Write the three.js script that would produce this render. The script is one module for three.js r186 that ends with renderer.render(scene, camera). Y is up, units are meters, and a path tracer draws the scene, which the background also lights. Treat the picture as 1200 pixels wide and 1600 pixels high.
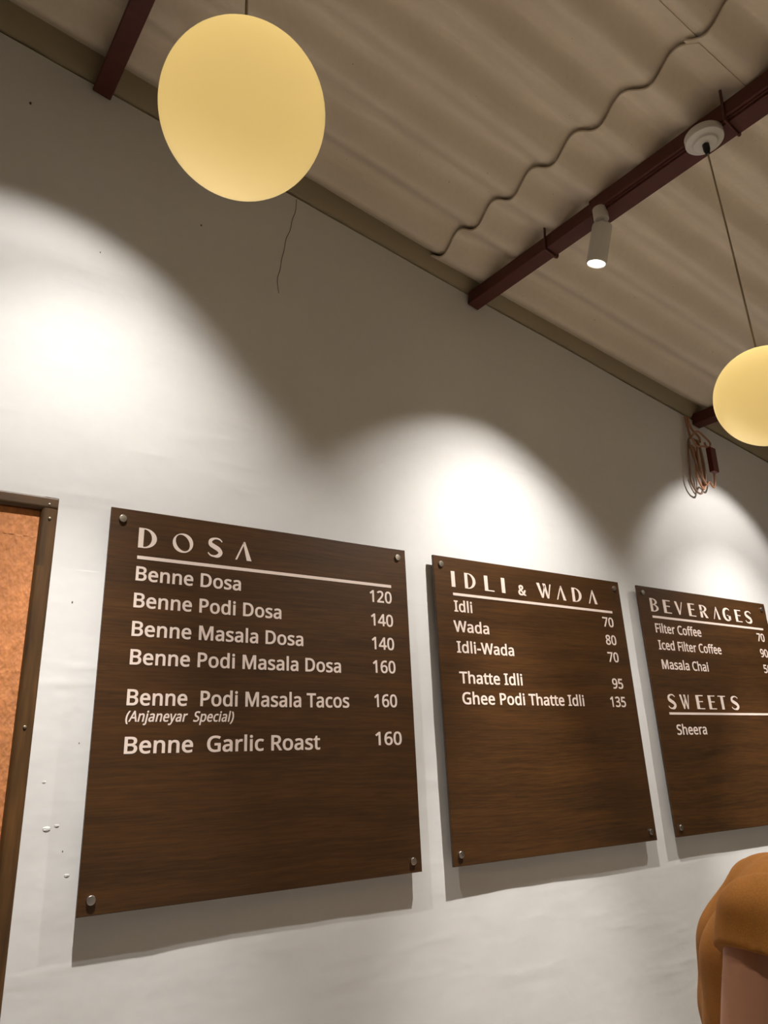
import * as THREE from 'three';
import { mergeGeometries, mergeVertices, toCreasedNormals } from 'three/addons/utils/BufferGeometryUtils.js';
import { RoundedBoxGeometry } from 'three/addons/geometries/RoundedBoxGeometry.js';
import { TextGeometry } from 'three/addons/geometries/TextGeometry.js';
import { FontLoader } from 'three/addons/loaders/FontLoader.js';
import { ImprovedNoise } from 'three/addons/math/ImprovedNoise.js';

// ---------------------------------------------------------------- camera, light, exposure
const scene = new THREE.Scene();
scene.background = new THREE.Color(0.02, 0.02, 0.022);
const renderer = new THREE.WebGLRenderer({ antialias: true });
renderer.toneMapping = THREE.LinearToneMapping;
renderer.toneMappingExposure = 1.12;
renderer.shadowMap.enabled = true;
const camera = new THREE.PerspectiveCamera(69.88, 1200 / 1600, 0.05, 60);
camera.position.set(-0.396, 1.506, 1.827);
camera.rotation.set(0.3426, -0.5945, -0.0453, 'YXZ');
scene.add(camera);
// spotlights: lens, direction, half angle (rad), candela; the lamps themselves are built further down
const SPOT_COLOR = new THREE.Color(1.0, 0.955, 0.905);
// each has a wide spill cut off by its rim, a beam and a narrow core along its axis
const SPOTS = [
  { lens: [-0.13, 3.255, 0.6], dir: [-0.152, -0.913, -0.378], half: 0.85, spill: 1.35, beam: 5.2, core: 15, aim: [0.02, -0.972, -0.235] },
  { lens: [1.31, 3.03, 0.595], dir: [-0.066, -0.95, -0.305], half: 0.82, spill: 1.7, beam: 6.5, core: 14, aim: [-0.02, -0.972, -0.235] },
  { lens: [2.715, 2.83, 0.6], dir: [-0.062, -0.741, -0.668], half: 0.73, spill: 1.3, beam: 5, core: 11, aim: [-0.05, -0.962, -0.265] },
];
// unseen lamps behind the camera, to light ceiling and person: x, z, direction, candela
const UNSEEN_SPOTS = [[0.0, 2.4, [0.3, -1, 0.12], 4], [1.46, 3.0, [0.04, -1, 0.1], 3], [2.84, 3.0, [0.04, -1, 0.1], 4], [1.4, 1.9, [0.04, -1, 0.1], 3]];
const GLOBE_COLOR = new THREE.Color(1.0, 0.85, 0.51);
const GLOBE_CD = 0.029;

// ---------------------------------------------------------------- helpers
let seed = 11;
const rnd = () => ((seed = (seed * 1664525 + 1013904223) >>> 0) / 4294967296);
const noise = new ImprovedNoise();
const nz = (x, y, z = 0) => noise.noise(x + 31.7, y + 17.3, z + 5.1);
function fbm(x, y, oct, z = 0) { let a = 0.5, s = 0; for (let i = 0; i < oct; i++) { s += a * nz(x, y, z + i * 9.7); x *= 2.03; y *= 2.03; a *= 0.5; } return s; }
const clamp = (x, a, b) => Math.max(a, Math.min(b, x));
const mix = (a, b, t) => a + (b - a) * t;
const used = new Map();
function numbered(n) { const k = used.get(n) || 0; used.set(n, k + 1); return k ? `${n}_${String(k).padStart(3, '0')}` : n; }
function shade(o) { o.traverse(m => { if (m.isMesh) { m.castShadow = true; m.receiveShadow = true; } }); return o; }
function mesh(name, geo, mat, parent = scene) {
  const m = new THREE.Mesh(geo, mat); m.name = parent === scene ? numbered(name) : name; m.castShadow = m.receiveShadow = true;
  parent.add(m); return m;
}
function thing(name, label, category, pos = [0, 0, 0], group) {
  const g = new THREE.Group(); g.name = numbered(name); g.position.set(...pos); g.userData = { label, category };
  if (group) g.userData.group = group;
  scene.add(g); return g;
}
function structure(o, label) { o.userData.kind = 'structure'; if (label) o.userData.label = label; return o; }
function structGroup(name) { const g = new THREE.Group(); g.name = name; g.userData.kind = 'structure'; scene.add(g); return g; }
const merge = list => mergeGeometries(list.map(g => { const n = g.index ? g.toNonIndexed() : g; for (const k of Object.keys(n.attributes)) if (!['position', 'normal', 'uv'].includes(k)) n.deleteAttribute(k); return n; }));
// box mapped uv in metres, from the position and the way the face points
function metricUV(geo) {
  const g = geo.index ? geo.toNonIndexed() : geo, P = g.attributes.position, N = g.attributes.normal, uv = new Float32Array(P.count * 2);
  for (let i = 0; i < P.count; i++) {
    const ax = Math.abs(N.getX(i)), ay = Math.abs(N.getY(i)), az = Math.abs(N.getZ(i));
    const x = P.getX(i), y = P.getY(i), z = P.getZ(i);
    const [u, v] = az >= ax && az >= ay ? [x, y] : ax >= ay ? [z, y] : [x, z];
    uv[i * 2] = u; uv[i * 2 + 1] = v;
  }
  g.setAttribute('uv', new THREE.BufferAttribute(uv, 2)); return g;
}
function dataTex(w, h, fn, srgb, rep = [1, 1]) {
  const d = new Uint8Array(w * h * 4);
  for (let j = 0; j < h; j++) for (let i = 0; i < w; i++) {
    const c = fn(i / w, j / h), k = (j * w + i) * 4;
    for (let q = 0; q < 3; q++) d[k + q] = clamp(Math.round(c[q] * 255), 0, 255);
    d[k + 3] = 255;
  }
  const t = new THREE.DataTexture(d, w, h); t.wrapS = t.wrapT = THREE.RepeatWrapping; t.magFilter = THREE.LinearFilter; t.minFilter = THREE.LinearMipmapLinearFilter; t.generateMipmaps = true;
  if (srgb) t.colorSpace = THREE.SRGBColorSpace;
  t.repeat.set(...rep); t.needsUpdate = true; return t;
}
const V = (x, y, z) => new THREE.Vector3(x, y, z);
function tube(pts, r, seg = 40, rad = 8, closed = false) { return new THREE.TubeGeometry(new THREE.CatmullRomCurve3(pts.map(p => V(...p)), closed, 'centripetal'), seg, r, rad, closed); }
function lathe(prof, n = 40) { return new THREE.LatheGeometry(prof.map(p => new THREE.Vector2(...p)), n); }

// ---------------------------------------------------------------- materials
// tileable noise: blend of two shifted copies
const plasterBump = dataTex(1024, 1024, (u, v) => {
  const w = (a, b) => { const X = a * 1, Y = b * 1; return fbm(X * 9, Y * 14, 4) * 0.55 + Math.pow(clamp(fbm(X * 5 + 3, Y * 26 + 8, 3, 4) * 1.8, 0, 1), 2) * 0.8 + fbm(X * 70, Y * 90, 2, 7) * 0.09; };
  const s = 0.5 + 0.5 * (w(u, v) * (1 - u) + w(u - 1, v) * u); return [s, s, s];
}, false, [0.5, 0.5]);
const plasterMap = dataTex(1024, 1024, (u, v) => {
  const w = (a, b) => fbm(a * 5, b * 6, 4, 2) * 0.03 + fbm(a * 60, b * 60, 2, 3) * 0.012;
  const s = 0.905 + w(u, v) * (1 - u) + w(u - 1, v) * u; return [s, s * 0.995, s * 0.985];
}, true, [0.5, 0.5]);
const M = {};
M.plaster = new THREE.MeshStandardMaterial({ map: plasterMap, bumpMap: plasterBump, bumpScale: 0.0045, roughness: 0.75 });
M.mortar = new THREE.MeshStandardMaterial({ color: 0xa89a80, bumpMap: plasterBump, bumpScale: 0.004, roughness: 0.95 });
M.crack = new THREE.MeshStandardMaterial({ color: 0x5a4d3c, roughness: 1 });
const cementMap = dataTex(1024, 1024, (u, v) => {
  const w = (a, b) => fbm(a * 6, b * 6, 4, 1) * 0.06 + fbm(a * 90, b * 90, 2, 6) * 0.03;
  let s = w(u, v) * (1 - u) + w(u - 1, v) * u;
  const sp = fbm(u * 150, v * 150, 2, 12); if (sp > 0.46) s -= 0.25;
  return [0.90 + s, 0.845 + s, 0.765 + s];
}, true, [0.7, 0.7]);
M.cement = new THREE.MeshStandardMaterial({ map: cementMap, roughness: 0.85 });
const rustMap = dataTex(512, 512, (u, v) => { const s = fbm(u * 20, v * 20, 3) * 0.05; return [0.33 + s, 0.135 + s * 0.6, 0.1 + s * 0.5]; }, true, [2, 2]);
M.purlin = new THREE.MeshStandardMaterial({ map: rustMap, roughness: 0.6 });
M.hook = new THREE.MeshStandardMaterial({ color: 0x53241b, roughness: 0.5 });
M.galv = new THREE.MeshStandardMaterial({ color: 0x8d8371, roughness: 0.45, metalness: 0.6 });
M.white = new THREE.MeshStandardMaterial({ color: 0xdcd8d2, roughness: 0.4 });
M.black = new THREE.MeshStandardMaterial({ color: 0x0b0b0b, roughness: 0.5 });
M.cord = new THREE.MeshStandardMaterial({ color: 0xa5947a, roughness: 0.5 });
M.led = new THREE.MeshStandardMaterial({ color: 0xffffff, emissive: 0xfff6e8, emissiveIntensity: 6 });
M.globe = new THREE.MeshPhysicalMaterial({ color: new THREE.Color(1.0, 0.87, 0.55), roughness: 1, specularIntensity: 0.3, transmission: 0.75, thickness: 0, emissive: GLOBE_COLOR, emissiveIntensity: 0.04, side: THREE.DoubleSide });
M.steel = new THREE.MeshPhysicalMaterial({ color: 0xd2cdc6, metalness: 1, roughness: 0.32 });
M.vinyl = new THREE.MeshStandardMaterial({ color: 0xf0ddd1, roughness: 0.6 });
function woodAt(u, v, k) {
  // horizontal grain, with cathedral figures: distance field along x stretched
  const y = v + 0.035 * fbm(u * 1.6, v * 2.2, 3, k);
  const fig = Math.sin((y * 26 + 5 * fbm(u * 0.9, y * 3.2, 3, k + 3)) * 2.2);
  const streak = fbm(u * 3.2, y * 120, 3, k + 1), fine = fbm(u * 14, v * 330, 2, k + 2), broad = fbm(u * 1.2, y * 7, 3, k + 5);
  const pores = fbm(u * 26, v * 420, 2, k + 8) > 0.3 ? -0.1 : 0;
  return 1 + 0.05 * fig + 0.3 * streak + 0.34 * fine + 0.16 * broad + pores;
}
const wood = [0, 1, 2].map(k => dataTex(1024, 1024, (u, v) => { const s = clamp(woodAt(u, v, k * 21), 0.45, 1.7); return [0.285 * s, 0.182 * s, 0.082 * s]; }, true));
M.wood = wood.map(t => new THREE.MeshStandardMaterial({ map: t, roughness: 0.42 }));
M.edge = new THREE.MeshStandardMaterial({ color: 0x33241a, roughness: 0.6 });
const frameMap = dataTex(512, 512, (u, v) => { const s = 1 + 0.5 * fbm(u * 60, v * 5, 3, 2) + 0.25 * fbm(u * 220, v * 14, 2, 5); return [0.335 * s, 0.23 * s, 0.115 * s]; }, true);
M.frame = new THREE.MeshStandardMaterial({ map: frameMap, roughness: 0.45 });
const orangeTex = (u, v) => { const n = fbm(u * 60, v * 26, 4, 3), p = fbm(u * 150, v * 70, 2, 8); return [n, p]; };
const orangeMap = dataTex(1024, 1024, (u, v) => { const [n, p] = orangeTex(u, v), b = fbm(u * 4, v * 4, 3, 6); const s = 1 + 0.16 * n + 0.12 * b; return [0.80 * s, 0.52 * s, 0.31 * s * (1 + 0.2 * p)]; }, true);
const orangeBump = dataTex(1024, 1024, (u, v) => { const [n, p] = orangeTex(u, v); const s = 0.5 + n * 0.6 + p * 0.3; return [s, s, s]; }, false);
M.orange = new THREE.MeshStandardMaterial({ map: orangeMap, bumpMap: orangeBump, bumpScale: 0.0035, roughness: 0.7 });
M.floor = new THREE.MeshStandardMaterial({ map: dataTex(256, 256, (u, v) => { const s = 0.8 + 0.08 * fbm(u * 12, v * 12, 3); return [s, s * 0.96, s * 0.9]; }, true), roughness: 0.5 });
M.beige = new THREE.MeshStandardMaterial({ color: 0x8c8478, roughness: 0.85 });
const clothMap = dataTex(512, 512, (u, v) => { const s = 1 + 0.22 * fbm(u * 120, v * 160, 2, 3) + 0.1 * fbm(u * 7, v * 7, 3, 4); return [0.60 * s, 0.38 * s, 0.12 * s]; }, true, [3, 3]);
M.shirt = new THREE.MeshPhysicalMaterial({ map: clothMap, roughness: 0.95, sheen: 0.15, sheenRoughness: 0.6, sheenColor: new THREE.Color(0.5, 0.3, 0.1) });
M.skin = new THREE.MeshStandardMaterial({ color: 0xb98566, roughness: 0.55 });
M.trousers = new THREE.MeshStandardMaterial({ color: 0x23252c, roughness: 0.9 });
M.hair = new THREE.MeshStandardMaterial({ color: 0x16110d, roughness: 0.6 });
M.shoe = new THREE.MeshStandardMaterial({ color: 0x1b1715, roughness: 0.5 });
M.cables = [0xa9785a, 0xb8876a, 0x8d6e58, 0xc9906c].map(c => new THREE.MeshStandardMaterial({ color: c, roughness: 0.55 }));
M.block = new THREE.MeshStandardMaterial({ color: 0x5c1d16, roughness: 0.4 });

// ---------------------------------------------------------------- the setting
const X0 = -3, X1 = 5.2, Z1 = 3.9;
const wallTop = x => 3.490 - 0.161 * x;
const P1 = [-0.145, 3.574], P2 = [1.289, 3.318], P3 = [2.672, 3.120];       // roof mid surface over the purlins at the wall
const UP_S = (P2[1] - P1[1]) / (P2[0] - P1[0]), LO_S = (P3[1] - P2[1]) / (P3[0] - P2[0]);
const roofMid = x => P2[1] + (x - P2[0]) * (x < P2[0] ? UP_S : LO_S);
const W = V(0.057, -0.023, 0.998);                                              // the way the purlins run
const DOOR = { x0: -0.99, x1: -0.119, top: 2.172 };
const bump = (x, y) => 0.0055 * fbm(x * 1.9, y * 1.9, 3, 40) + 0.0012 * fbm(x * 9, y * 9, 2, 44);
function wallPatch(x0, x1, y0, y1, nx, ny, z) {                                // an uneven hand plastered face
  const p = [], uv = [], idx = [];
  for (let j = 0; j <= ny; j++) for (let i = 0; i <= nx; i++) {
    const x = mix(x0, x1, i / nx), lo = y0, hi = typeof y1 === 'function' ? y1(x) : y1, y = mix(lo, hi, j / ny);
    p.push(x, y, z(x, y)); uv.push(x, y);
  }
  for (let j = 0; j < ny; j++) for (let i = 0; i < nx; i++) { const a = j * (nx + 1) + i, b = a + 1, c = a + nx + 1, d = c + 1; idx.push(a, b, d, a, d, c); }
  const g = new THREE.BufferGeometry(); g.setAttribute('position', new THREE.Float32BufferAttribute(p, 3)); g.setAttribute('uv', new THREE.Float32BufferAttribute(uv, 2)); g.setIndex(idx); g.computeVertexNormals(); return g;
}
{
  const g = structGroup('wall_back');
  const faces = [
    wallPatch(DOOR.x1 - 0.005, X1, 0, wallTop, 200, 130, bump),
    wallPatch(DOOR.x0 + 0.005, DOOR.x1 - 0.005, DOOR.top - 0.005, wallTop, 30, 50, bump),
    wallPatch(X0, DOOR.x0 + 0.005, 0, wallTop, 50, 90, bump),
  ];
  const s = new THREE.Shape(); s.moveTo(X0, 0); s.lineTo(DOOR.x0, 0); s.lineTo(DOOR.x0, DOOR.top); s.lineTo(DOOR.x1, DOOR.top); s.lineTo(DOOR.x1, 0); s.lineTo(X1, 0); s.lineTo(X1, wallTop(X1) + 0.02); s.lineTo(X0, wallTop(X0) + 0.02);
  const core = metricUV(new THREE.ExtrudeGeometry(s, { depth: 0.14, bevelEnabled: false })); core.translate(0, 0, -0.155);
  mesh('plaster_face', merge([...faces, core]), M.plaster, g);
  const cr = [[0.533, 3.40], [0.525, 3.346], [0.516, 3.301], [0.504, 3.255], [0.494, 3.215], [0.482, 3.162], [0.478, 3.126], [0.469, 3.084], [0.463, 3.04], [0.464, 2.987]];
  mesh('crack', tube(cr.map(([x, y], i) => [x + (i % 2 ? 0.002 : -0.002), y, bump(x, y)]), 0.0011, 60, 5), M.crack, g);
  for (const [x, y, r] of [[0.2, 3.143, 0.003], [-0.085, 2.923, 0.002], [-0.312, 3.345, 0.004], [-0.065, 1.92, 0.0022], [-0.033, 1.378, 0.0016], [-0.02, 1.6, 0.0014]]) {
    const h = new THREE.IcosahedronGeometry(r, 1); h.scale(0.8, 1.3, 0.35); h.translate(x, y, bump(x, y)); mesh('nail_hole', h, M.crack, g);
  }
  for (const [x, y, r] of [[-0.07, 1.425, 0.006], [-0.05, 1.43, 0.004], [-0.02, 1.33, 0.004], [-0.085, 1.52, 0.003]]) {
    const h = new THREE.SphereGeometry(r, 14, 8); h.scale(1.4, 0.9, 0.25); h.translate(x, y, bump(x, y)); mesh('plaster_lump', h, M.plaster, g);
  }
}
{ // mortar packed between the wall top and the sheets
  const n = 260, prof = [[-0.03, 0.007], [-0.004, 0.006], [0.006, 0.010], [0.02, 0.03], [0.034, 0.055], [0.03, 0.09], [-0.03, 0.09]], p = [], idx = [], uv = [];
  for (let i = 0; i <= n; i++) {
    const x = mix(X0, X1, i / n), up = clamp((roofMid(x) - wallTop(x)) / 0.035, 0.8, 2.5);
    prof.forEach(([z, y], k) => { const e = k > 0 && k < 5 ? (k < 3 ? 0.011 : 0.008) * fbm(x * 11, k < 3 ? 1 : k * 3.1, 4, 60) : 0; p.push(x, wallTop(x) + y * (y > 0 ? up : 1) + e, z + e * 0.8); uv.push(x, y * 2 + z); });
  }
  for (let i = 0; i < n; i++) for (let k = 0; k < prof.length - 1; k++) { const a = i * prof.length + k, b = a + prof.length; idx.push(a, b, b + 1, a, b + 1, a + 1); }
  const g = new THREE.BufferGeometry(); g.setAttribute('position', new THREE.Float32BufferAttribute(p, 3)); g.setAttribute('uv', new THREE.Float32BufferAttribute(uv, 2)); g.setIndex(idx);
  const q = toCreasedNormals(g, 0.7);
  structure(mesh('trim_1', q, M.mortar), 'uneven mortar strip between the wall top and the corrugated sheets');
}
{ // corrugated fibre cement sheets in two rows, the lower row tucked under the upper one
  const ceiling = structGroup('ceiling');
  const PITCH = 0.178, AMP = 0.0255, T = 0.006, LAP = 1.086;
  const wave = s => -AMP * Math.sin((2 * Math.PI * (s - 0.056)) / PITCH);
  function sheet(xa, xb, sa, sb, lift, wob) {
    const nx = 24, ns = Math.round((sb - sa) / PITCH * 20), p = [], uv = [], idx = [], row = ns + 1, lay = (nx + 1) * row;
    for (let top = 0; top < 2; top++) for (let i = 0; i <= nx; i++) for (let j = 0; j <= ns; j++) {
      const a = mix(xa, xb, i / nx), s = mix(sa, sb, j / ns), x = a + W.x * s;
      const slope = lift > -0.5 && xa < 1 && xb < 2 ? UP_S : LO_S;
      const y = P2[1] + (a - P2[0]) * slope + W.y * s + wave(s) + lift + top * T + wob * fbm(a * 1.3, s * 2, 2, 70);
      p.push(x, y, W.z * s); uv.push(a, s);
    }
    const quad = (a, b, c, d) => idx.push(a, b, c, a, c, d);
    for (let i = 0; i < nx; i++) for (let j = 0; j < ns; j++) { const a = i * row + j; quad(a, a + row, a + row + 1, a + 1); quad(lay + a + 1, lay + a + row + 1, lay + a + row, lay + a); }
    for (let j = 0; j < ns; j++) { quad(j, j + 1, lay + j + 1, lay + j); const a = nx * row + j; quad(a + 1, a, lay + a, lay + a + 1); }
    for (let i = 0; i < nx; i++) { const a = i * row, b = a + row; quad(b, a, lay + a, lay + b); quad(a + ns, b + ns, lay + b + ns, lay + a + ns); }
    const g = new THREE.BufferGeometry(); g.setAttribute('position', new THREE.Float32BufferAttribute(p, 3)); g.setAttribute('uv', new THREE.Float32BufferAttribute(uv, 2)); g.setIndex(idx);
    return toCreasedNormals(g, 0.6);
  }
  const cuts = [-0.16, 1.112, 2.16, 3.0, 3.95];
  for (let k = 0; k < 4; k++) {
    const sa = cuts[k], sb = cuts[k + 1] + 0.03, up = (k % 2) * 0.004;
    mesh('roof_sheet', sheet(X0 - 0.1, LAP + 0.13, sa, sb, 0.014 + up, 0.004), M.cement, ceiling);
    mesh('roof_sheet', sheet(LAP + (k === 1 ? -0.012 : 0), X1 + 0.1, sa, sb, up, 0.003), M.cement, ceiling);
  }
}
{  // walls and floor out of view, depth and tones chosen for the light they bounce
  const side = (name, x) => { const top = roofMid(x) + 0.06; const b = metricUV(new THREE.BoxGeometry(0.15, top, Z1 + 0.3)); b.translate(x + (x < 0 ? -0.075 : 0.075), top / 2, Z1 / 2); structure(mesh(name, b, M.beige)); };
  side('wall_left', X0); side('wall_right', X1);
  const s = new THREE.Shape(); s.moveTo(X0 - 0.15, 0); s.lineTo(X1 + 0.15, 0); s.lineTo(X1 + 0.15, roofMid(X1) - 0.06); s.lineTo(P2[0], P2[1] - 0.06); s.lineTo(X0 - 0.15, roofMid(X0) - 0.06);
  const f = metricUV(new THREE.ExtrudeGeometry(s, { depth: 0.15, bevelEnabled: false })); f.translate(0, 0, Z1); structure(mesh('wall_front', f, M.beige));
  const fl = metricUV(new THREE.BoxGeometry(X1 - X0 + 0.4, 0.1, Z1 + 0.5)); fl.translate((X0 + X1) / 2, -0.05, Z1 / 2 - 0.0); structure(mesh('floor', fl, M.floor));
}
{ // door: dark frame around a rough orange leaf
  const g = structGroup('door_1'); g.userData.label = 'orange rough door leaf in a dark varnished wooden frame left of the menu boards';
  const FW = 0.038;
  const prof = w => { const s = new THREE.Shape(); s.moveTo(0, -0.04); s.lineTo(0, 0.003); s.quadraticCurveTo(0.001, 0.006, 0.006, 0.006); s.lineTo(w - 0.010, 0.0065); s.quadraticCurveTo(w - 0.002, 0.006, w, -0.002); s.lineTo(w, -0.04); return s; };
  const member = (len, w) => { const q = new THREE.ExtrudeGeometry(prof(w), { depth: len, bevelEnabled: false, curveSegments: 6 }); return q; };
  // jambs: profile x across (outer edge first), y proud of the wall, run along the length
  const jamb = (x, flip) => { const q = member(DOOR.top, FW); q.rotateX(-Math.PI / 2); /* y->-z , z->y */ q.scale(1, 1, -1); if (!flip) q.scale(-1, 1, 1); q.translate(x, 0, 0); return q; };
  const fix = q => { const i = q.index ? q.toNonIndexed() : q; i.computeVertexNormals(); return i; };
  const flipWinding = q => { const n = q.index ? q.toNonIndexed() : q, P = n.attributes.position; for (let i = 0; i < P.count; i += 3) { const a = [P.getX(i + 1), P.getY(i + 1), P.getZ(i + 1)]; P.setXYZ(i + 1, P.getX(i + 2), P.getY(i + 2), P.getZ(i + 2)); P.setXYZ(i + 2, ...a); } n.computeVertexNormals(); return n; };
  mesh('door_jamb', metricUV(fix(jamb(DOOR.x1, false))), M.frame, g);
  mesh('door_jamb', metricUV(flipWinding(jamb(DOOR.x0, true))), M.frame, g);
  const head = member(DOOR.x1 - DOOR.x0 - 0.002, 0.03); head.rotateY(Math.PI / 2); head.rotateX(0);
  { // head lies along x: profile (x across -> down, y -> out)
    const P = head.attributes.position; const q = new THREE.ExtrudeGeometry(prof(0.033), { depth: DOOR.x1 - DOOR.x0 - 0.004, bevelEnabled: false, curveSegments: 6 }), Q = q.attributes.position;
    for (let i = 0; i < Q.count; i++) Q.setXYZ(i, DOOR.x0 + 0.002 + Q.getZ(i), DOOR.top - Q.getX(i), Q.getY(i) + 0.0012);
    const h = q.index ? q.toNonIndexed() : q; h.computeVertexNormals();
    const r = metricUV(h), U = r.attributes.uv; for (let i = 0; i < U.count; i++) U.setXY(i, U.getY(i), U.getX(i));
    mesh('door_head', r, M.frame, g);
  }
  const leaf = metricUV(new RoundedBoxGeometry(DOOR.x1 - DOOR.x0 - 2 * FW + 0.01, DOOR.top - 0.035, 0.03, 2, 0.003)); leaf.translate((DOOR.x0 + DOOR.x1) / 2, (DOOR.top - 0.03) / 2, -0.0205); mesh('door_leaf', leaf, M.orange, g);
  for (const [x, y] of [[DOOR.x1 - 0.017, 2.118], [DOOR.x1 - 0.021, 2.153], [DOOR.x1 - 0.018, 1.635]]) { const c = lathe([[0, 0.0022], [0.0028, 0.0018], [0.004, 0.0004], [0.004, -0.002]], 14); c.rotateX(Math.PI / 2); c.translate(x, y, 0.0065); mesh('frame_screw', c, M.galv, g); }
}

// ---------------------------------------------------------------- purlins
function dirQuat() { return new THREE.Quaternion().setFromUnitVectors(V(0, 0, 1), W.clone().normalize()); }
const PW = 0.055, PH = 0.06, PGAP = 0.0285;
function purlin(P, label, sleeveAt, hooks) {
  const g = thing('roof_purlin', label, 'beam', [P[0] - 0.012, P[1] - PGAP - PH, 0.004], 'red oxide steel purlins under the roof sheets');
  g.quaternion.copy(dirQuat()); // local: z along the purlin, origin at its lower left corner on the wall
  const slope = -0.158;
  const len = Z1 - 0.05, b = new RoundedBoxGeometry(PW, PH, len, 3, 0.004); b.translate(PW / 2, PH / 2, len / 2);
  const tilt = geo => { const m = new THREE.Matrix4().makeRotationZ(Math.atan(slope)); geo.applyMatrix4(m); return geo; };
  mesh('beam', metricUV(tilt(b)), M.purlin, g);
  if (sleeveAt) {
    const L = len - sleeveAt - 0.02, e = 0.009, parts = [];
    const plate = (x0, x1, y0, y1) => { const q = new RoundedBoxGeometry(x1 - x0, y1 - y0, L, 2, 0.0025); q.translate((x0 + x1) / 2, (y0 + y1) / 2, sleeveAt + L / 2); parts.push(tilt(q)); };
    plate(-e, 0.001, 0.005, PH + 0.001); plate(0.006, PW + e, -e, 0.001); plate(PW - 0.001, PW + e, -0.003, PH);
    mesh('sleeve', metricUV(merge(parts)), M.purlin, g);
  }
  for (const [s, d, open] of hooks) { // hook bolts bent around the purlin
    const o = d + 0.005, pts = [[-o - 0.002, PH + 0.045, 0], [-o - 0.001, PH + 0.02, 0], [-o, PH - 0.005, 0], [-o, 0.012, 0], [-o + 0.004, -o + 0.002, 0], [0.012, -o, 0], [PW - 0.004, -o - 0.002, 0], [PW + o - 0.001, -o + 0.004, 0], [PW + o + 0.001, 0.012, 0], [PW + o + 0.001, 0.012 + open, 0]];
    const t = tube(pts, 0.0042, 50, 8); t.translate(0, 0, s); mesh('hook_bolt', tilt(t), M.hook, g);
  }
  return g;
}
const GP = 'red oxide steel purlins under the roof sheets';
purlin(P1, 'dark red steel purlin at the upper left, beside the nearer globe pendant', 0, []);
purlin(P2, 'dark red steel purlin carrying the white spotlight and the white ceiling rose', 0.60, [[0.405, 0.001, 0.004], [1.075, 0.008, 0.02]]);
purlin(P3, 'dark red steel purlin end above the bundle of loose cables, behind the far globe', 0, []);

// ---------------------------------------------------------------- spotlights
function spotlight(s, label, mountY) {
  const [lx, ly, lz] = s.lens, d = V(...s.dir).normalize();
  const g = thing('spotlight', label, 'spotlight', [lx, ly, lz], 'white cylinder spotlights on the purlins');
  const q = new THREE.Quaternion().setFromUnitVectors(V(0, -1, 0), d), L = 0.135, R = 0.032;
  const body = lathe([[0.0, L], [R - 0.006, L], [R - 0.001, L - 0.003], [R, L - 0.008], [R, 0.0], [R - 0.003, -0.001], [R - 0.004, 0.004], [R - 0.0045, 0.012], [0.0, 0.012]], 48); body.applyQuaternion(q);
  mesh('body', body, M.white, g);
  const lens = lathe([[0.0, 0.0025], [0.018, 0.003], [R - 0.0042, 0.0045], [R - 0.0042, 0.011], [0, 0.0115]], 40); lens.applyQuaternion(q); mesh('lens', lens, M.led, g);
  const tail = V(0, L, 0).applyQuaternion(q), my = mountY - ly;
  const cup = lathe([[0, 0], [0.021, 0], [0.024, 0.003], [0.024, my - tail.y - 0.018], [0, my - tail.y - 0.018]], 36); cup.translate(tail.x, tail.y + 0.018, tail.z); mesh('mount', cup, M.white, g);
  mesh('swivel', tube([[tail.x * 0.97, tail.y - 0.006, tail.z * 0.97], [tail.x, tail.y + 0.01, tail.z], [tail.x, tail.y + 0.022, tail.z]], 0.010, 10, 16), M.white, g);
  for (const [cd, half, pen, way] of [[s.spill, s.half, 0.27, s.dir], [s.beam, 0.76, 1, s.aim], [s.core, 0.28, 1, s.aim]]) {
    if (!cd) continue;
    const d = V(...way).normalize();
    const light = new THREE.SpotLight(SPOT_COLOR, cd, 12, half, pen, 2);
    light.position.copy(V(lx, ly, lz).addScaledVector(d, 0.006)); light.target.position.copy(light.position).addScaledVector(d, 1);
    light.castShadow = true; light.shadow.mapSize.set(2048, 2048); light.shadow.bias = -0.0005; light.shadow.radius = 0.6; light.name = 'spot_beam';
    scene.add(light, light.target); light.target.name = 'spot_target';
  }
}
spotlight(SPOTS[0], 'white cylinder spotlight on the upper purlin, just outside the picture', 3.46);
spotlight(SPOTS[1], 'lit white cylinder spotlight hanging from the middle purlin', 3.222);
spotlight(SPOTS[2], 'white cylinder spotlight on the lower purlin, outside the picture to the right', 3.01);
UNSEEN_SPOTS.forEach(([x, z, dir, cd], i) => {
  const my = roofMid(x - 0.057 * z) - 0.023 * z - 0.088;
  spotlight({ lens: [x, my - 0.19, z], dir, half: 0.85, spill: cd, beam: 0, core: 0 }, 'unseen white cylinder spotlight behind the camera, placed to light the ceiling and the person, ' + ['first', 'second', 'third', 'fourth'][i] + ' from the left', my);
});

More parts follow.
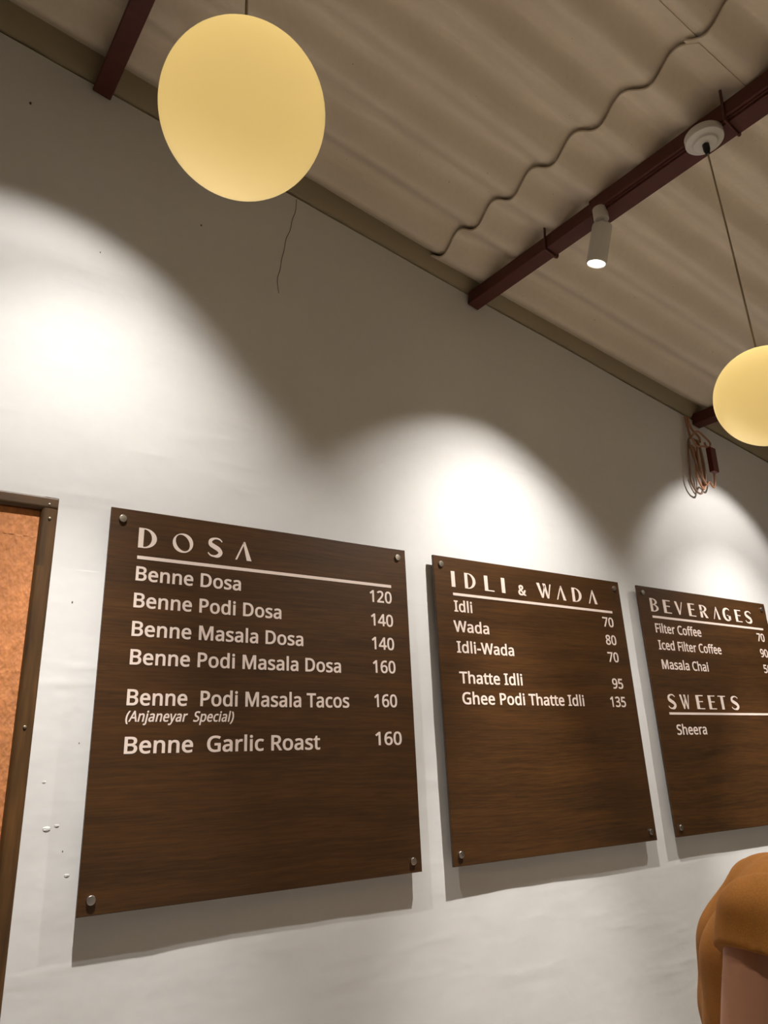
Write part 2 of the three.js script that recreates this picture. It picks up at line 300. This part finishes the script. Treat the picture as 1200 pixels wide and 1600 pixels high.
// ---------------------------------------------------------------- globe pendants
function pendant(pos, top, label) {
  const g = thing('pendant_lamp', label, 'pendant lamp', pos, 'yellow glass globe pendants'), R = 0.125;
  const prof = []; for (let i = 0; i <= 40; i++) { const a = -Math.PI / 2 + (Math.PI * 0.955 * i) / 40; prof.push([Math.max(0, R * Math.cos(a)), R * Math.sin(a)]); }
  mesh('shade', lathe(prof, 72), M.globe, g);
  mesh('shade_cap', lathe([[0, R + 0.012], [0.010, R + 0.012], [0.016, R + 0.004], [0.020, R - 0.004], [0.0175, R - 0.007], [0, R - 0.007]], 32), M.cord, g);
  mesh('lamp_holder', lathe([[0, R - 0.008], [0.016, R - 0.008], [0.016, 0.104], [0.012, 0.100], [0, 0.100]], 24), M.white, g);
  const H = top - pos[1];
  mesh('cord', tube([[0, R + 0.008, 0], [0.001, (H + R) / 2, 0.001], [0, H - 0.03, 0]], 0.0026, 24, 8), M.cord, g);
  mesh('cord_grip', lathe([[0, H - 0.046], [0.0055, H - 0.046], [0.0095, H - 0.03], [0.0095, H - 0.012], [0.007, H - 0.008], [0, H - 0.008]], 20), M.black, g);
  mesh('ceiling_rose', lathe([[0, H - 0.012], [0.030, H - 0.012], [0.034, H - 0.009], [0.036, H - 0.002], [0.050, H - 0.001], [0.053, H + 0.003], [0.053, H + 0.022], [0.05, H + 0.026], [0, H + 0.026]], 44), M.white, g);
  const l = new THREE.PointLight(GLOBE_COLOR, GLOBE_CD, 8, 2); l.position.set(0, 0.055, 0); l.castShadow = true; l.shadow.radius = 0.6; l.name = 'globe_glow'; g.add(l);
}
pendant([-0.077, 2.465, 1.021], 3.44, 'large yellow globe pendant at the upper left, close to the camera');
pendant([1.33, 2.354, 1.009], 3.18, 'yellow globe pendant at the right edge on a long cord below the middle purlin');

// ---------------------------------------------------------------- menu boards
const font = await new FontLoader().loadAsync('fonts/droid/droid_sans_regular.typeface.json');
const bold = await new FontLoader().loadAsync('fonts/droid/droid_sans_bold.typeface.json');
function words(str, x0, x1, y, cap, italic) {
  const size = 0.1, g = new TextGeometry(str, { font, size, depth: 0.001, curveSegments: 5, bevelEnabled: true, bevelThickness: 0.0001, bevelSize: 0.0026, bevelSegments: 1 });
  const C = new TextGeometry('H', { font, size, depth: 0.001 }); C.computeBoundingBox(); const ch = C.boundingBox.max.y;
  g.computeBoundingBox(); const b = g.boundingBox, sy = cap / (ch + 0.0052);
  if (italic) { g.applyMatrix4(new THREE.Matrix4().makeShear(0, 0, 0.2, 0, 0, 0)); g.computeBoundingBox(); }
  const sx = (x1 - x0) / (g.boundingBox.max.x - g.boundingBox.min.x);
  g.translate(-g.boundingBox.min.x, 0.0026, 0); g.scale(sx, sy, 0.5); g.translate(x0, y, 0); return g;
}
const poly = pts => { const s = new THREE.Shape(); pts.forEach(([x, y], i) => (i ? s.lineTo(x, y) : s.moveTo(x, y))); return s; };
function ribbon(pts, wid) { // stroke of varying thickness along a smooth line
  const c = new THREE.CatmullRomCurve3(pts.map(([x, y]) => V(x, y, 0)), false, 'centripetal'), n = 44, L = [], R = [];
  for (let i = 0; i <= n; i++) { const t = i / n, p = c.getPoint(t), d = c.getTangent(t), k = t * (wid.length - 1), a = Math.min(wid.length - 2, Math.floor(k)), w = mix(wid[a], wid[a + 1], k - a) / 2; L.push([p.x - d.y * w, p.y + d.x * w]); R.push([p.x + d.y * w, p.y - d.x * w]); }
  return poly([...L, ...R.reverse()]);
}
function bowl(x0, y0, x1, y1, sx, iy, ix) { // half round with a thin top and bottom and a thick right side
  const s = new THREE.Shape(), cy = (y0 + y1) / 2, ry = (y1 - y0) / 2, k = x0 + (x1 - x0) * 0.3;
  s.moveTo(x0, y0); s.lineTo(k, y0); s.absellipse(k, cy, x1 - k, ry, -Math.PI / 2, Math.PI / 2, false); s.lineTo(x0, y1); s.lineTo(x0, y0);
  const h = new THREE.Path(); h.moveTo(sx, y0 + iy); h.lineTo(k, y0 + iy); h.absellipse(k, cy, x1 - ix - k, ry - iy, -Math.PI / 2, Math.PI / 2, false); h.lineTo(sx, y1 - iy); h.lineTo(sx, y0 + iy); s.holes.push(h); return s;
}
const S_LINE = [[0.9, 0.83], [0.72, 0.95], [0.42, 0.965], [0.17, 0.83], [0.17, 0.66], [0.42, 0.53], [0.7, 0.40], [0.82, 0.24], [0.68, 0.08], [0.42, 0.03], [0.18, 0.07], [0.03, 0.19]];
const GLYPH = {
  I: () => [poly([[0, 0], [1, 0], [1, 1], [0, 1]])],
  D: () => [bowl(0, 0, 1, 1, 0.28, 0.06, 0.27)],
  O: () => { const s = new THREE.Shape(); s.absellipse(0.5, 0.5, 0.5, 0.5, 0, Math.PI * 2); const h = new THREE.Path(); h.absellipse(0.49, 0.51, 0.315, 0.44, 0, Math.PI * 2, true, 0.5); s.holes.push(h); return [s]; },
  S: () => [ribbon(S_LINE, [0.07, 0.08, 0.1, 0.2, 0.25, 0.25, 0.25, 0.25, 0.2, 0.1, 0.08, 0.07])],
  A: () => [poly([[0, 0], [0.11, 0], [0.53, 0.86], [0.50, 1]]), poly([[0.50, 1], [0.5, 0.78], [0.70, 0], [1, 0], [0.58, 1]].map(([x, y], i) => i === 1 ? [0.47, 0.91] : [x, y]))],
  V: () => [poly([[0, 1], [0.27, 1], [0.62, 0.1], [0.52, 0], [0.42, 0]]), poly([[0.9, 1], [1, 1], [0.56, 0], [0.50, 0.06]])],
  W: () => [poly([[0, 1], [0.2, 1], [0.42, 0.0], [0.3, 0.0]]), poly([[0.34, 0.1], [0.42, 0], [0.60, 0.8], [0.55, 0.95]]), poly([[0.42, 1], [0.62, 1], [0.80, 0], [0.68, 0]]), poly([[0.92, 1], [1, 1], [0.80, 0], [0.74, 0.05]])],
  E: () => [poly([[0, 0], [1, 0], [1, 0.075], [0.36, 0.075], [0.36, 0.50], [0.85, 0.50], [0.85, 0.575], [0.36, 0.575], [0.36, 0.925], [0.95, 0.925], [0.95, 1], [0, 1]])],
  L: () => [poly([[0, 0], [1, 0], [1, 0.075], [0.36, 0.075], [0.36, 1], [0, 1]])],
  T: () => [poly([[0, 1], [0, 0.925], [0.33, 0.925], [0.33, 0], [0.67, 0], [0.67, 0.925], [1, 0.925], [1, 1]])],
  B: () => [bowl(0, 0, 1, 0.56, 0.3, 0.06, 0.27), bowl(0, 0.5, 0.9, 1, 0.3, 0.06, 0.26)],
  R: () => [poly([[0, 0], [0.3, 0], [0.3, 0.6], [0, 0.6]]), bowl(0, 0.45, 0.92, 1, 0.3, 0.06, 0.28), poly([[0.34, 0.47], [0.6, 0.47], [1, 0], [0.68, 0]])],
  G: () => [ribbon([[0.9, 0.86], [0.7, 0.97], [0.42, 0.95], [0.2, 0.78], [0.14, 0.5], [0.2, 0.22], [0.42, 0.05], [0.7, 0.03], [0.92, 0.14]], [0.07, 0.09, 0.16, 0.25, 0.28, 0.25, 0.16, 0.09, 0.08]), poly([[0.68, 0.04], [0.95, 0.08], [0.95, 0.46], [0.68, 0.46]]), poly([[0.5, 0.4], [0.95, 0.4], [0.95, 0.46], [0.5, 0.46]])],
};
function letter(ch, x0, x1, y, cap) {
  let g;
  if (ch === '&') { g = new TextGeometry('&', { font: bold, size: 0.1, depth: 0.001, curveSegments: 6 }); g.computeBoundingBox(); const b = g.boundingBox; g.translate(-b.min.x, -b.min.y, 0); g.scale(1 / (b.max.x - b.min.x), 1 / (b.max.y - b.min.y), 0.6); }
  else { g = new THREE.ExtrudeGeometry(GLYPH[ch](), { depth: 0.0006, bevelEnabled: false, curveSegments: 20 }); }
  g.scale(x1 - x0, cap, 1); g.translate(x0, y, 0); return g;
}
const BW = 0.893, BH = 0.914, BT = 0.009, BZ = 0.0275;
function board(k, x, label, titles, items, prices) {
  const g = thing('menu_board', label, 'menu board', [x, 1.25, 0], 'dark wood menu boards on the wall');
  const s = poly([[0.0015, 0.0015], [BW - 0.0015, 0.0015], [BW - 0.0015, BH - 0.0015], [0.0015, BH - 0.0015]]);
  const e = new THREE.ExtrudeGeometry(s, { depth: BT - 0.0024, bevelEnabled: true, bevelSize: 0.0015, bevelThickness: 0.0012, bevelSegments: 2 }); e.translate(0, 0, BZ - BT + 0.0012);
  mesh('panel', metricUV(e), M.wood[k], g);
  const z = BZ + 0.00005;
  for (const t of titles) {
    const parts = t.letters.map(([ch, x0, x1]) => letter(ch, x0, x1, t.y + (ch === '&' ? -0.001 : 0), ch === '&' ? 0.037 : t.cap)); const h = merge(parts); h.translate(0, 0, z); mesh('heading', h, M.vinyl, g);
    const [x0, x1, y0, y1] = t.rule, r = new THREE.BoxGeometry(x1 - x0, y1 - y0, 0.0006); r.translate((x0 + x1) / 2, (y0 + y1) / 2, z + 0.0003); mesh('heading_rule', r, M.vinyl, g);
  }
  for (const [t, x0, x1, y, cap, it] of items) { const w = words(t, x0, x1, y, cap || 0.0366, it); w.translate(0, 0, z); mesh('menu_item', w, M.vinyl, g); }
  for (const [t, x0, x1, y] of prices) { const w = words(t, x0, x1, y, 0.036); w.translate(0, 0, z); mesh('price', w, M.vinyl, g); }
  for (const [sx, sy] of [[0.029, 0.886], [0.862, 0.886], [0.027, 0.03], [0.864, 0.0285]]) {
    const st = lathe([[0, 0.0056], [0.0086, 0.0053], [0.0095, 0.0045], [0.0095, 0.0], [0.0062, 0.0], [0.0062, -0.0243], [0, -0.0243]], 36); st.rotateX(Math.PI / 2); st.translate(sx, sy, BZ); mesh('standoff_screw', st, M.steel, g);
  }
  return g;
}
const TY = 0.8165, TC = 0.0525, RULE = [0.071, 0.834, 0.7868, 0.7955];
board(0, 0, 'wooden menu board headed DOSA, leftmost and nearest of the three',
  [{ y: TY, cap: TC, letters: [['D', 0.0709, 0.117], ['O', 0.158, 0.2124], ['S', 0.252, 0.296], ['A', 0.330, 0.377]], rule: RULE }],
  [['Benne Dosa', 0.0708, 0.3481, 0.7315], ['Benne Podi Dosa', 0.0703, 0.4673, 0.664], ['Benne Masala Dosa', 0.0708, 0.5337, 0.594], ['Benne Podi Masala Dosa', 0.0715, 0.6513, 0.526],
   ['Benne  Podi Masala Tacos', 0.0711, 0.6754, 0.4315, 0.0372], ['(Anjaneyar  Special)', 0.0711, 0.3378, 0.3945, 0.0248, true], ['Benne  Garlic Roast', 0.073, 0.5822, 0.3235, 0.0378]],
  [['120', 0.7555, 0.834, 0.7378], ['140', 0.757, 0.835, 0.6672], ['140', 0.757, 0.835, 0.5978], ['160', 0.7575, 0.836, 0.5302], ['160', 0.758, 0.836, 0.4342], ['160', 0.757, 0.846, 0.331]]);
board(1, 1.003, 'wooden menu board headed IDLI & WADA, in the middle of the row',
  [{ y: 0.8148, cap: TC, letters: [['I', 0.068, 0.0835], ['D', 0.1234, 0.170], ['L', 0.2085, 0.2509], ['I', 0.284, 0.3], ['&', 0.3601, 0.397], ['W', 0.4503, 0.521], ['A', 0.546, 0.593], ['D', 0.627, 0.676], ['A', 0.712, 0.758]], rule: RULE }],
  [['Idli', 0.0713, 0.1464, 0.7338], ['Wada', 0.0634, 0.2106, 0.6687], ['Idli-Wada', 0.0699, 0.3113, 0.603], ['Thatte Idli', 0.0717, 0.3359, 0.5084], ['Ghee Podi Thatte Idli', 0.0765, 0.6171, 0.4457]],
  [['70', 0.773, 0.8315, 0.7337], ['80', 0.775, 0.8323, 0.667], ['70', 0.773, 0.831, 0.604], ['95', 0.7765, 0.8342, 0.509], ['135', 0.752, 0.8344, 0.4446]]);
board(2, 2.006, 'wooden menu board headed BEVERAGES and SWEETS, farthest right, cut off by the frame',
  [{ y: 0.8145, cap: 0.054, letters: [['B', 0.0656, 0.1145], ['E', 0.1473, 0.1965], ['V', 0.2225, 0.2736], ['E', 0.3095, 0.3575], ['R', 0.3883, 0.4413], ['A', 0.479, 0.528], ['G', 0.5505, 0.609], ['E', 0.642, 0.69], ['S', 0.716, 0.771]], rule: [0.068, 0.842, 0.789, 0.798] },
   { y: 0.441, cap: 0.054, letters: [['S', 0.0739, 0.1252], ['W', 0.1493, 0.208], ['E', 0.251, 0.301], ['E', 0.3304, 0.379], ['T', 0.3973, 0.4495], ['S', 0.483, 0.540]], rule: [0.0713, 0.834, 0.4195, 0.428] }],
  [['Filter Coffee', 0.0738, 0.3684, 0.731], ['Iced Filter Coffee', 0.075, 0.4864, 0.665], ['Masala Chai', 0.0763, 0.3731, 0.59], ['Sheera', 0.1, 0.285, 0.346, 0.0375]],
  [['70', 0.778, 0.836, 0.7368], ['90', 0.778, 0.837, 0.667], ['50', 0.778, 0.838, 0.5985]]);

// ---------------------------------------------------------------- cable bundle below the lower purlin
{
  const g = thing('cable_bundle', 'tangled bundle of pinkish cables hanging from the lower purlin end against the wall', 'cable', [2.6, 2.92, 0.02]);
  const rel = pts => pts.map(([x, y, z]) => [x - 2.6, y - 2.92, z - 0.02]);
  const C = [
    [[2.585, 3.05, 0.02], [2.59, 2.98, 0.02], [2.58, 2.93, 0.03]],
    [[2.60, 3.05, 0.022], [2.61, 2.99, 0.025], [2.65, 2.95, 0.03], [2.64, 2.92, 0.035]],
    [[2.64, 2.92, 0.03], [2.57, 2.93, 0.03], [2.54, 2.86, 0.03], [2.525, 2.78, 0.03], [2.515, 2.70, 0.03], [2.54, 2.655, 0.03], [2.575, 2.65, 0.03], [2.59, 2.68, 0.035], [2.585, 2.78, 0.04], [2.57, 2.88, 0.04]],
    [[2.57, 2.89, 0.035], [2.56, 2.80, 0.04], [2.555, 2.72, 0.04], [2.585, 2.67, 0.04], [2.61, 2.72, 0.04], [2.61, 2.82, 0.045], [2.62, 2.90, 0.04]],
    [[2.60, 2.92, 0.045], [2.575, 2.84, 0.05], [2.575, 2.74, 0.05], [2.60, 2.69, 0.05], [2.625, 2.71, 0.05], [2.66, 2.69, 0.045], [2.69, 2.73, 0.04], [2.695, 2.80, 0.04], [2.685, 2.88, 0.04], [2.66, 2.92, 0.045]],
    [[2.56, 2.93, 0.05], [2.60, 2.96, 0.055], [2.66, 2.94, 0.055], [2.70, 2.92, 0.05], [2.685, 2.90, 0.05], [2.63, 2.89, 0.055], [2.57, 2.88, 0.055], [2.555, 2.92, 0.05]],
    [[2.55, 2.91, 0.035], [2.545, 2.82, 0.045], [2.56, 2.74, 0.05], [2.59, 2.70, 0.05], [2.60, 2.76, 0.055], [2.60, 2.86, 0.055], [2.59, 2.91, 0.055]],
  ];
  C.forEach((c, i) => mesh('cable', tube(rel(c), i < 2 ? 0.0055 : 0.0048, 60, 7), M.cables[i % 4], g));
  const b = new RoundedBoxGeometry(0.042, 0.125, 0.026, 3, 0.004); b.rotateZ(-0.06); b.translate(0.062, -0.10, 0.045); mesh('connector_block', b, M.block, g);
}

// ---------------------------------------------------------------- the customer at the right edge
function surfaceNets(f, lo, hi, h) {
  const n = [0, 1, 2].map(k => Math.ceil((hi[k] - lo[k]) / h) + 1), [nx, ny, nzz] = n, F = new Float32Array(nx * ny * nzz), at = (i, j, k) => (k * ny + j) * nx + i;
  for (let k = 0; k < nzz; k++) for (let j = 0; j < ny; j++) for (let i = 0; i < nx; i++) F[at(i, j, k)] = f(lo[0] + i * h, lo[1] + j * h, lo[2] + k * h);
  const id = new Int32Array(F.length).fill(-1), pos = [], idx = [];
  const E = [[0, 1], [0, 2], [0, 4], [1, 3], [1, 5], [2, 3], [2, 6], [3, 7], [4, 5], [4, 6], [5, 7], [6, 7]];
  const c = new Array(8);
  for (let k = 0; k < nzz - 1; k++) for (let j = 0; j < ny - 1; j++) for (let i = 0; i < nx - 1; i++) {
    let m = 0; for (let q = 0; q < 8; q++) { c[q] = F[at(i + (q & 1), j + ((q >> 1) & 1), k + (q >> 2))]; if (c[q] < 0) m |= 1 << q; }
    if (m === 0 || m === 255) continue;
    let x = 0, y = 0, z = 0, w = 0;
    for (const [a, b] of E) if ((c[a] < 0) !== (c[b] < 0)) { const t = c[a] / (c[a] - c[b]); x += mix(a & 1, b & 1, t); y += mix((a >> 1) & 1, (b >> 1) & 1, t); z += mix(a >> 2, b >> 2, t); w++; }
    id[at(i, j, k)] = pos.length / 3; pos.push(lo[0] + (i + x / w) * h, lo[1] + (j + y / w) * h, lo[2] + (k + z / w) * h);
  }
  const quad = (a, b, cc, d, flip) => { if (a < 0 || b < 0 || cc < 0 || d < 0) return; if (flip) idx.push(a, cc, b, a, d, cc); else idx.push(a, b, cc, a, cc, d); };
  for (let k = 1; k < nzz - 1; k++) for (let j = 1; j < ny - 1; j++) for (let i = 1; i < nx - 1; i++) {
    const s = F[at(i, j, k)] < 0;
    if (s !== F[at(i + 1, j, k)] < 0) quad(id[at(i, j - 1, k - 1)], id[at(i, j, k - 1)], id[at(i, j, k)], id[at(i, j - 1, k)], !s);
    if (s !== F[at(i, j + 1, k)] < 0) quad(id[at(i - 1, j, k - 1)], id[at(i - 1, j, k)], id[at(i, j, k)], id[at(i, j, k - 1)], !s);
    if (s !== F[at(i, j, k + 1)] < 0) quad(id[at(i - 1, j - 1, k)], id[at(i, j - 1, k)], id[at(i, j, k)], id[at(i - 1, j, k)], !s);
  }
  const g = new THREE.BufferGeometry(); g.setAttribute('position', new THREE.Float32BufferAttribute(pos, 3)); g.setIndex(idx); g.computeVertexNormals();
  const uv = new Float32Array(pos.length / 3 * 2); for (let i = 0; i < uv.length / 2; i++) { uv[2 * i] = pos[3 * i] + pos[3 * i + 2]; uv[2 * i + 1] = pos[3 * i + 1]; }
  g.setAttribute('uv', new THREE.BufferAttribute(uv, 2)); return g;
}
const smin = (a, b, k) => { const h = Math.max(k - Math.abs(a - b), 0) / k; return Math.min(a, b) - h * h * k * 0.25; };
function cone(x, y, z, [ax, ay, az], [bx, by, bz], ra, rb) {
  const dx = bx - ax, dy = by - ay, dz = bz - az, t = clamp(((x - ax) * dx + (y - ay) * dy + (z - az) * dz) / (dx * dx + dy * dy + dz * dz), 0, 1);
  return Math.hypot(x - ax - t * dx, y - ay - t * dy, z - az - t * dz) - mix(ra, rb, t);
}
function ell(x, y, z, [cx, cy, cz], [rx, ry, rz]) { const a = (x - cx) / rx, b = (y - cy) / ry, c = (z - cz) / rz, k = Math.hypot(a, b, c), q = Math.hypot(a / rx, b / ry, c / rz); return q < 1e-6 ? -Math.min(rx, ry, rz) : k * (k - 1) / q; }
{
  // local axes: x forwards, y up, z to the person's right (towards the camera)
  const p = thing('person', 'person in a mustard brown short sleeved T-shirt at the lower right, stooping forwards', 'person', [1.012, 0, 0.886]);
  p.rotation.y = -Math.atan2(0.8, 0.6);
  const SH = r => [r < 0 ? 0.056 : 0.015, r < 0 ? 1.24 : 1.248, r * 0.178], EL = r => [-0.055, 1.0, r * 0.215], WR = r => [0.19, 0.985, r * 0.13];
  const HIP = r => [0.0, 0.86, r * 0.085], KN = r => [0.03, 0.46, r * 0.095], AN = r => [-0.02, 0.09, r * 0.10];
  const NECK = [0.165, 1.295, 0], HEAD = [0.275, 1.385, 0];
  const torso = (x, y, z, e) => {
    let d = 1e9;
    for (const s of [-1, 1]) {
      d = smin(d, cone(x, y, z, [0.012, 0.9, s * 0.065], [0.006, 1.05, s * 0.062], 0.09 + e, 0.088 + e), 0.03);
      d = smin(d, cone(x, y, z, [0.006, 1.05, s * 0.062], [0.026, 1.15, s * 0.066], 0.088 + e, 0.093 + e), 0.03);
      d = smin(d, cone(x, y, z, [0.026, 1.15, s * 0.066], [0.074, 1.222, s * 0.062], 0.093 + e, 0.09 + e), 0.03);
      d = smin(d, cone(x, y, z, [0.09, 1.228, s * 0.03], [s < 0 ? 0.075 : 0.048, s < 0 ? 1.24 : 1.25, s * 0.15], 0.06 + e, 0.042 + e), 0.04);
    }
    return smin(d, cone(x, y, z, [0.1, 1.245, 0], NECK, 0.07 + e, 0.054 + e), 0.03);
  };
  const body = (x, y, z) => {
    let d = torso(x, y, z, 0);
    for (const s of [-1, 1]) {
      d = smin(d, cone(x, y, z, SH(s), EL(s), 0.052, 0.041), 0.03);
      d = smin(d, cone(x, y, z, EL(s), WR(s), 0.042, 0.027), 0.015);
      d = smin(d, cone(x, y, z, HIP(s), KN(s), 0.085, 0.056), 0.05);
      d = smin(d, cone(x, y, z, KN(s), AN(s), 0.056, 0.038), 0.02);
      d = smin(d, cone(x, y, z, AN(s), [0.12, 0.045, s * 0.105], 0.042, 0.035), 0.03);
    }
    return smin(d, cone(x, y, z, NECK, HEAD, 0.054, 0.055), 0.03);
  };
  // head, tilted down towards the counter
  const hx = Math.cos(0.65), hy = Math.sin(0.65);
  const head = (X, Y, z) => {
    const ux = X - HEAD[0], uy = Y - HEAD[1], x = ux * hx - uy * hy, y = ux * hy + uy * hx;   // into the head's own axes
    let d = ell(x, y, z, [0.0, 0.055, 0], [0.098, 0.092, 0.076]);
    d = smin(d, ell(x, y, z, [0.03, -0.02, 0], [0.062, 0.085, 0.056]), 0.04);
    d = smin(d, cone(x, y, z, [0.09, 0.03, 0], [0.112, -0.012, 0], 0.007, 0.013), 0.012);
    d = smin(d, ell(x, y, z, [0.088, -0.045, 0], [0.012, 0.006, 0.024]), 0.006);
    d = smin(d, ell(x, y, z, [0.083, -0.085, 0], [0.014, 0.014, 0.018]), 0.012);
    for (const s of [-1, 1]) {
      d = -smin(-d, ell(x, y, z, [0.096, 0.025, s * 0.03], [0.014, 0.012, 0.017]), 0.01);
      d = smin(d, ell(x, y, z, [0.081, 0.024, s * 0.03], [0.012, 0.011, 0.012]), 0.003);
      d = smin(d, ell(x, y, z, [-0.005, 0.005, s * 0.076], [0.019, 0.03, 0.008]), 0.006);
    }
    return smin(d, cone(X, Y, z, NECK, [HEAD[0] - 0.01, HEAD[1] - 0.02, 0], 0.054, 0.05), 0.03);
  };
  // hands: five bent fingers each, one laid over the other in front of the waist
  const hand = s => {
    const w = WR(s), R3 = (a, b, c) => [w[0] + a, w[1] + b, w[2] - s * c];
    const F = [];
    const palm = [R3(0.0, 0, 0.0), R3(0.075, -0.012, 0.03)];
    const roots = [[0.092, -0.006, 0.012, 0.068], [0.095, -0.008, 0.033, 0.075], [0.09, -0.012, 0.054, 0.069], [0.078, -0.016, 0.072, 0.054]];
    for (const [a, b, c, len] of roots) {
      const q0 = R3(a - 0.02, b, c), q1 = R3(a + len * 0.42, b - 0.012, c + 0.012), q2 = R3(a + len * 0.66, b - 0.034, c + 0.022), q3 = R3(a + len * 0.7, b - 0.056, c + 0.026);
      F.push([q0, q1, 0.0095, 0.0088], [q1, q2, 0.0088, 0.008], [q2, q3, 0.008, 0.007]);
    }
    F.push([R3(0.02, 0.0, -0.004), R3(0.055, 0.008, -0.028), 0.013, 0.0105], [R3(0.055, 0.008, -0.028), R3(0.09, 0.004, -0.03), 0.0105, 0.008]);
    return (x, y, z) => {
      let d = cone(x, y, z, EL(s).map((e, k) => mix(w[k], e, 0.25)), w, 0.031, 0.027);
      d = smin(d, cone(x, y, z, R3(0.0, 0, 0.0), R3(0.08, -0.006, 0.016), 0.024, 0.016), 0.02);
      d = smin(d, cone(x, y, z, R3(0.005, 0, 0.004), R3(0.07, -0.012, 0.056), 0.022, 0.015), 0.02);
      for (const [a, b, ra, rb] of F) d = smin(d, cone(x, y, z, a, b, ra, rb), 0.004);
      return d;
    };
  };
  const parts = [surfaceNets(body, [-0.2, -0.01, -0.32], [0.38, 1.48, 0.32], 0.011), surfaceNets(head, [0.09, 1.2, -0.1], [0.43, 1.54, 0.1], 0.0045)];
  for (const s of [-1, 1]) { const w = WR(s); parts.push(surfaceNets(hand(s), [w[0] - 0.04, w[1] - 0.1, w[2] - 0.13], [w[0] + 0.19, w[1] + 0.05, w[2] + 0.13], 0.004)); }
  mesh('body', mergeGeometries(parts), M.skin, p);
  // T-shirt: loose torso and sleeves, hollow where the arms come out
  const TOP = r => [r < 0 ? 0.085 : 0.045, r < 0 ? 1.246 : 1.256, r * 0.176], HEM = r => [r < 0 ? 0.06 : 0.022, 1.186, r * 0.198];
  const shirt = (x, y, z) => {
    const fold = 0.0035 * Math.sin(z * 46 + 8 * fbm(y * 2.2, z * 4, 2, 80)) * clamp((1.25 - y) * 5, 0, 1);
    let d = torso(x, y, z, 0.014 + fold);
    d = Math.max(d, 0.82 - y);
    for (const s of [-1, 1]) {
      const a = TOP(s), b = HEM(s), L = Math.hypot(b[0] - a[0], b[1] - a[1], b[2] - a[2]), n = [0, 1, 2].map(k => (b[k] - a[k]) / L);
      const t = (x - b[0]) * n[0] + (y - b[1]) * n[1] + (z - b[2]) * n[2];
      const far = [0, 1, 2].map(k => b[k] + n[k] * 0.06);
      let sl = smin(cone(x, y, z, a, far, 0.062, 0.08), cone(x, y, z, SH(s), EL(s), 0.066, 0.062), 0.02) + 0.0022 * fbm(x * 22, y * 12, 2, z * 22);
      sl = Math.max(sl, t - 0.004 * Math.sin(z * 20));
      sl = Math.max(sl, -Math.max(cone(x, y, z, a, far, 0.05, 0.069), -t - 0.03));
      d = smin(d, sl, 0.007);
    }
    return Math.max(d, -cone(x, y, z, [NECK[0] + 0.004, NECK[1] + 0.004, 0], [HEAD[0], HEAD[1] + 0.02, 0], 0.058, 0.075));
  };
  mesh('t_shirt', surfaceNets(shirt, [-0.16, 0.8, -0.31], [0.27, 1.4, 0.31], 0.0046), M.shirt, p);
  const trousers = (x, y, z) => {
    let d = 1e9;
    for (const s of [-1, 1]) { d = smin(d, cone(x, y, z, [0, 0.93, s * 0.07], HIP(s), 0.103, 0.1), 0.05); d = smin(d, cone(x, y, z, HIP(s), KN(s), 0.099, 0.072), 0.05); d = smin(d, cone(x, y, z, KN(s), [-0.015, 0.06, s * 0.1], 0.072, 0.066), 0.02); }
    return Math.max(d, 0.055 - y, y - 0.96);
  };
  mesh('trousers', surfaceNets(trousers, [-0.16, 0.04, -0.25], [0.16, 1.0, 0.25], 0.011), M.trousers, p);
  const hair = (X, Y, z) => {
    const ux = X - HEAD[0], uy = Y - HEAD[1], x = ux * hx - uy * hy, y = ux * hy + uy * hx;
    const d = ell(x, y, z, [-0.006, 0.06, 0], [0.108, 0.1, 0.084]) + 0.002 * fbm(x * 90, y * 90, 2, z * 90);
    return Math.max(d, 0.055 - y + (x < 0.0 ? x * 1.3 : x * 0.55) - 0.02);
  };
  mesh('hair', surfaceNets(hair, [0.12, 1.28, -0.11], [0.46, 1.56, 0.11], 0.006), M.hair, p);
  for (const s of [-1, 1]) { const sh = (x, y, z) => { let d = smin(cone(x, y, z, [-0.045, 0.05, s * 0.1], [0.06, 0.045, s * 0.105], 0.048, 0.046), cone(x, y, z, [0.06, 0.045, s * 0.105], [0.15, 0.03, s * 0.108], 0.046, 0.032), 0.03); d = smin(d, cone(x, y, z, [-0.02, 0.05, s * 0.1], [-0.02, 0.09, s * 0.1], 0.052, 0.056), 0.02); return Math.max(d, -y + 0.001, y - 0.105); }; mesh('shoe', surfaceNets(sh, [-0.12, -0.02, s * 0.105 - 0.09], [0.21, 0.13, s * 0.105 + 0.09], 0.007), M.shoe, p); }
}
renderer.render(scene, camera);
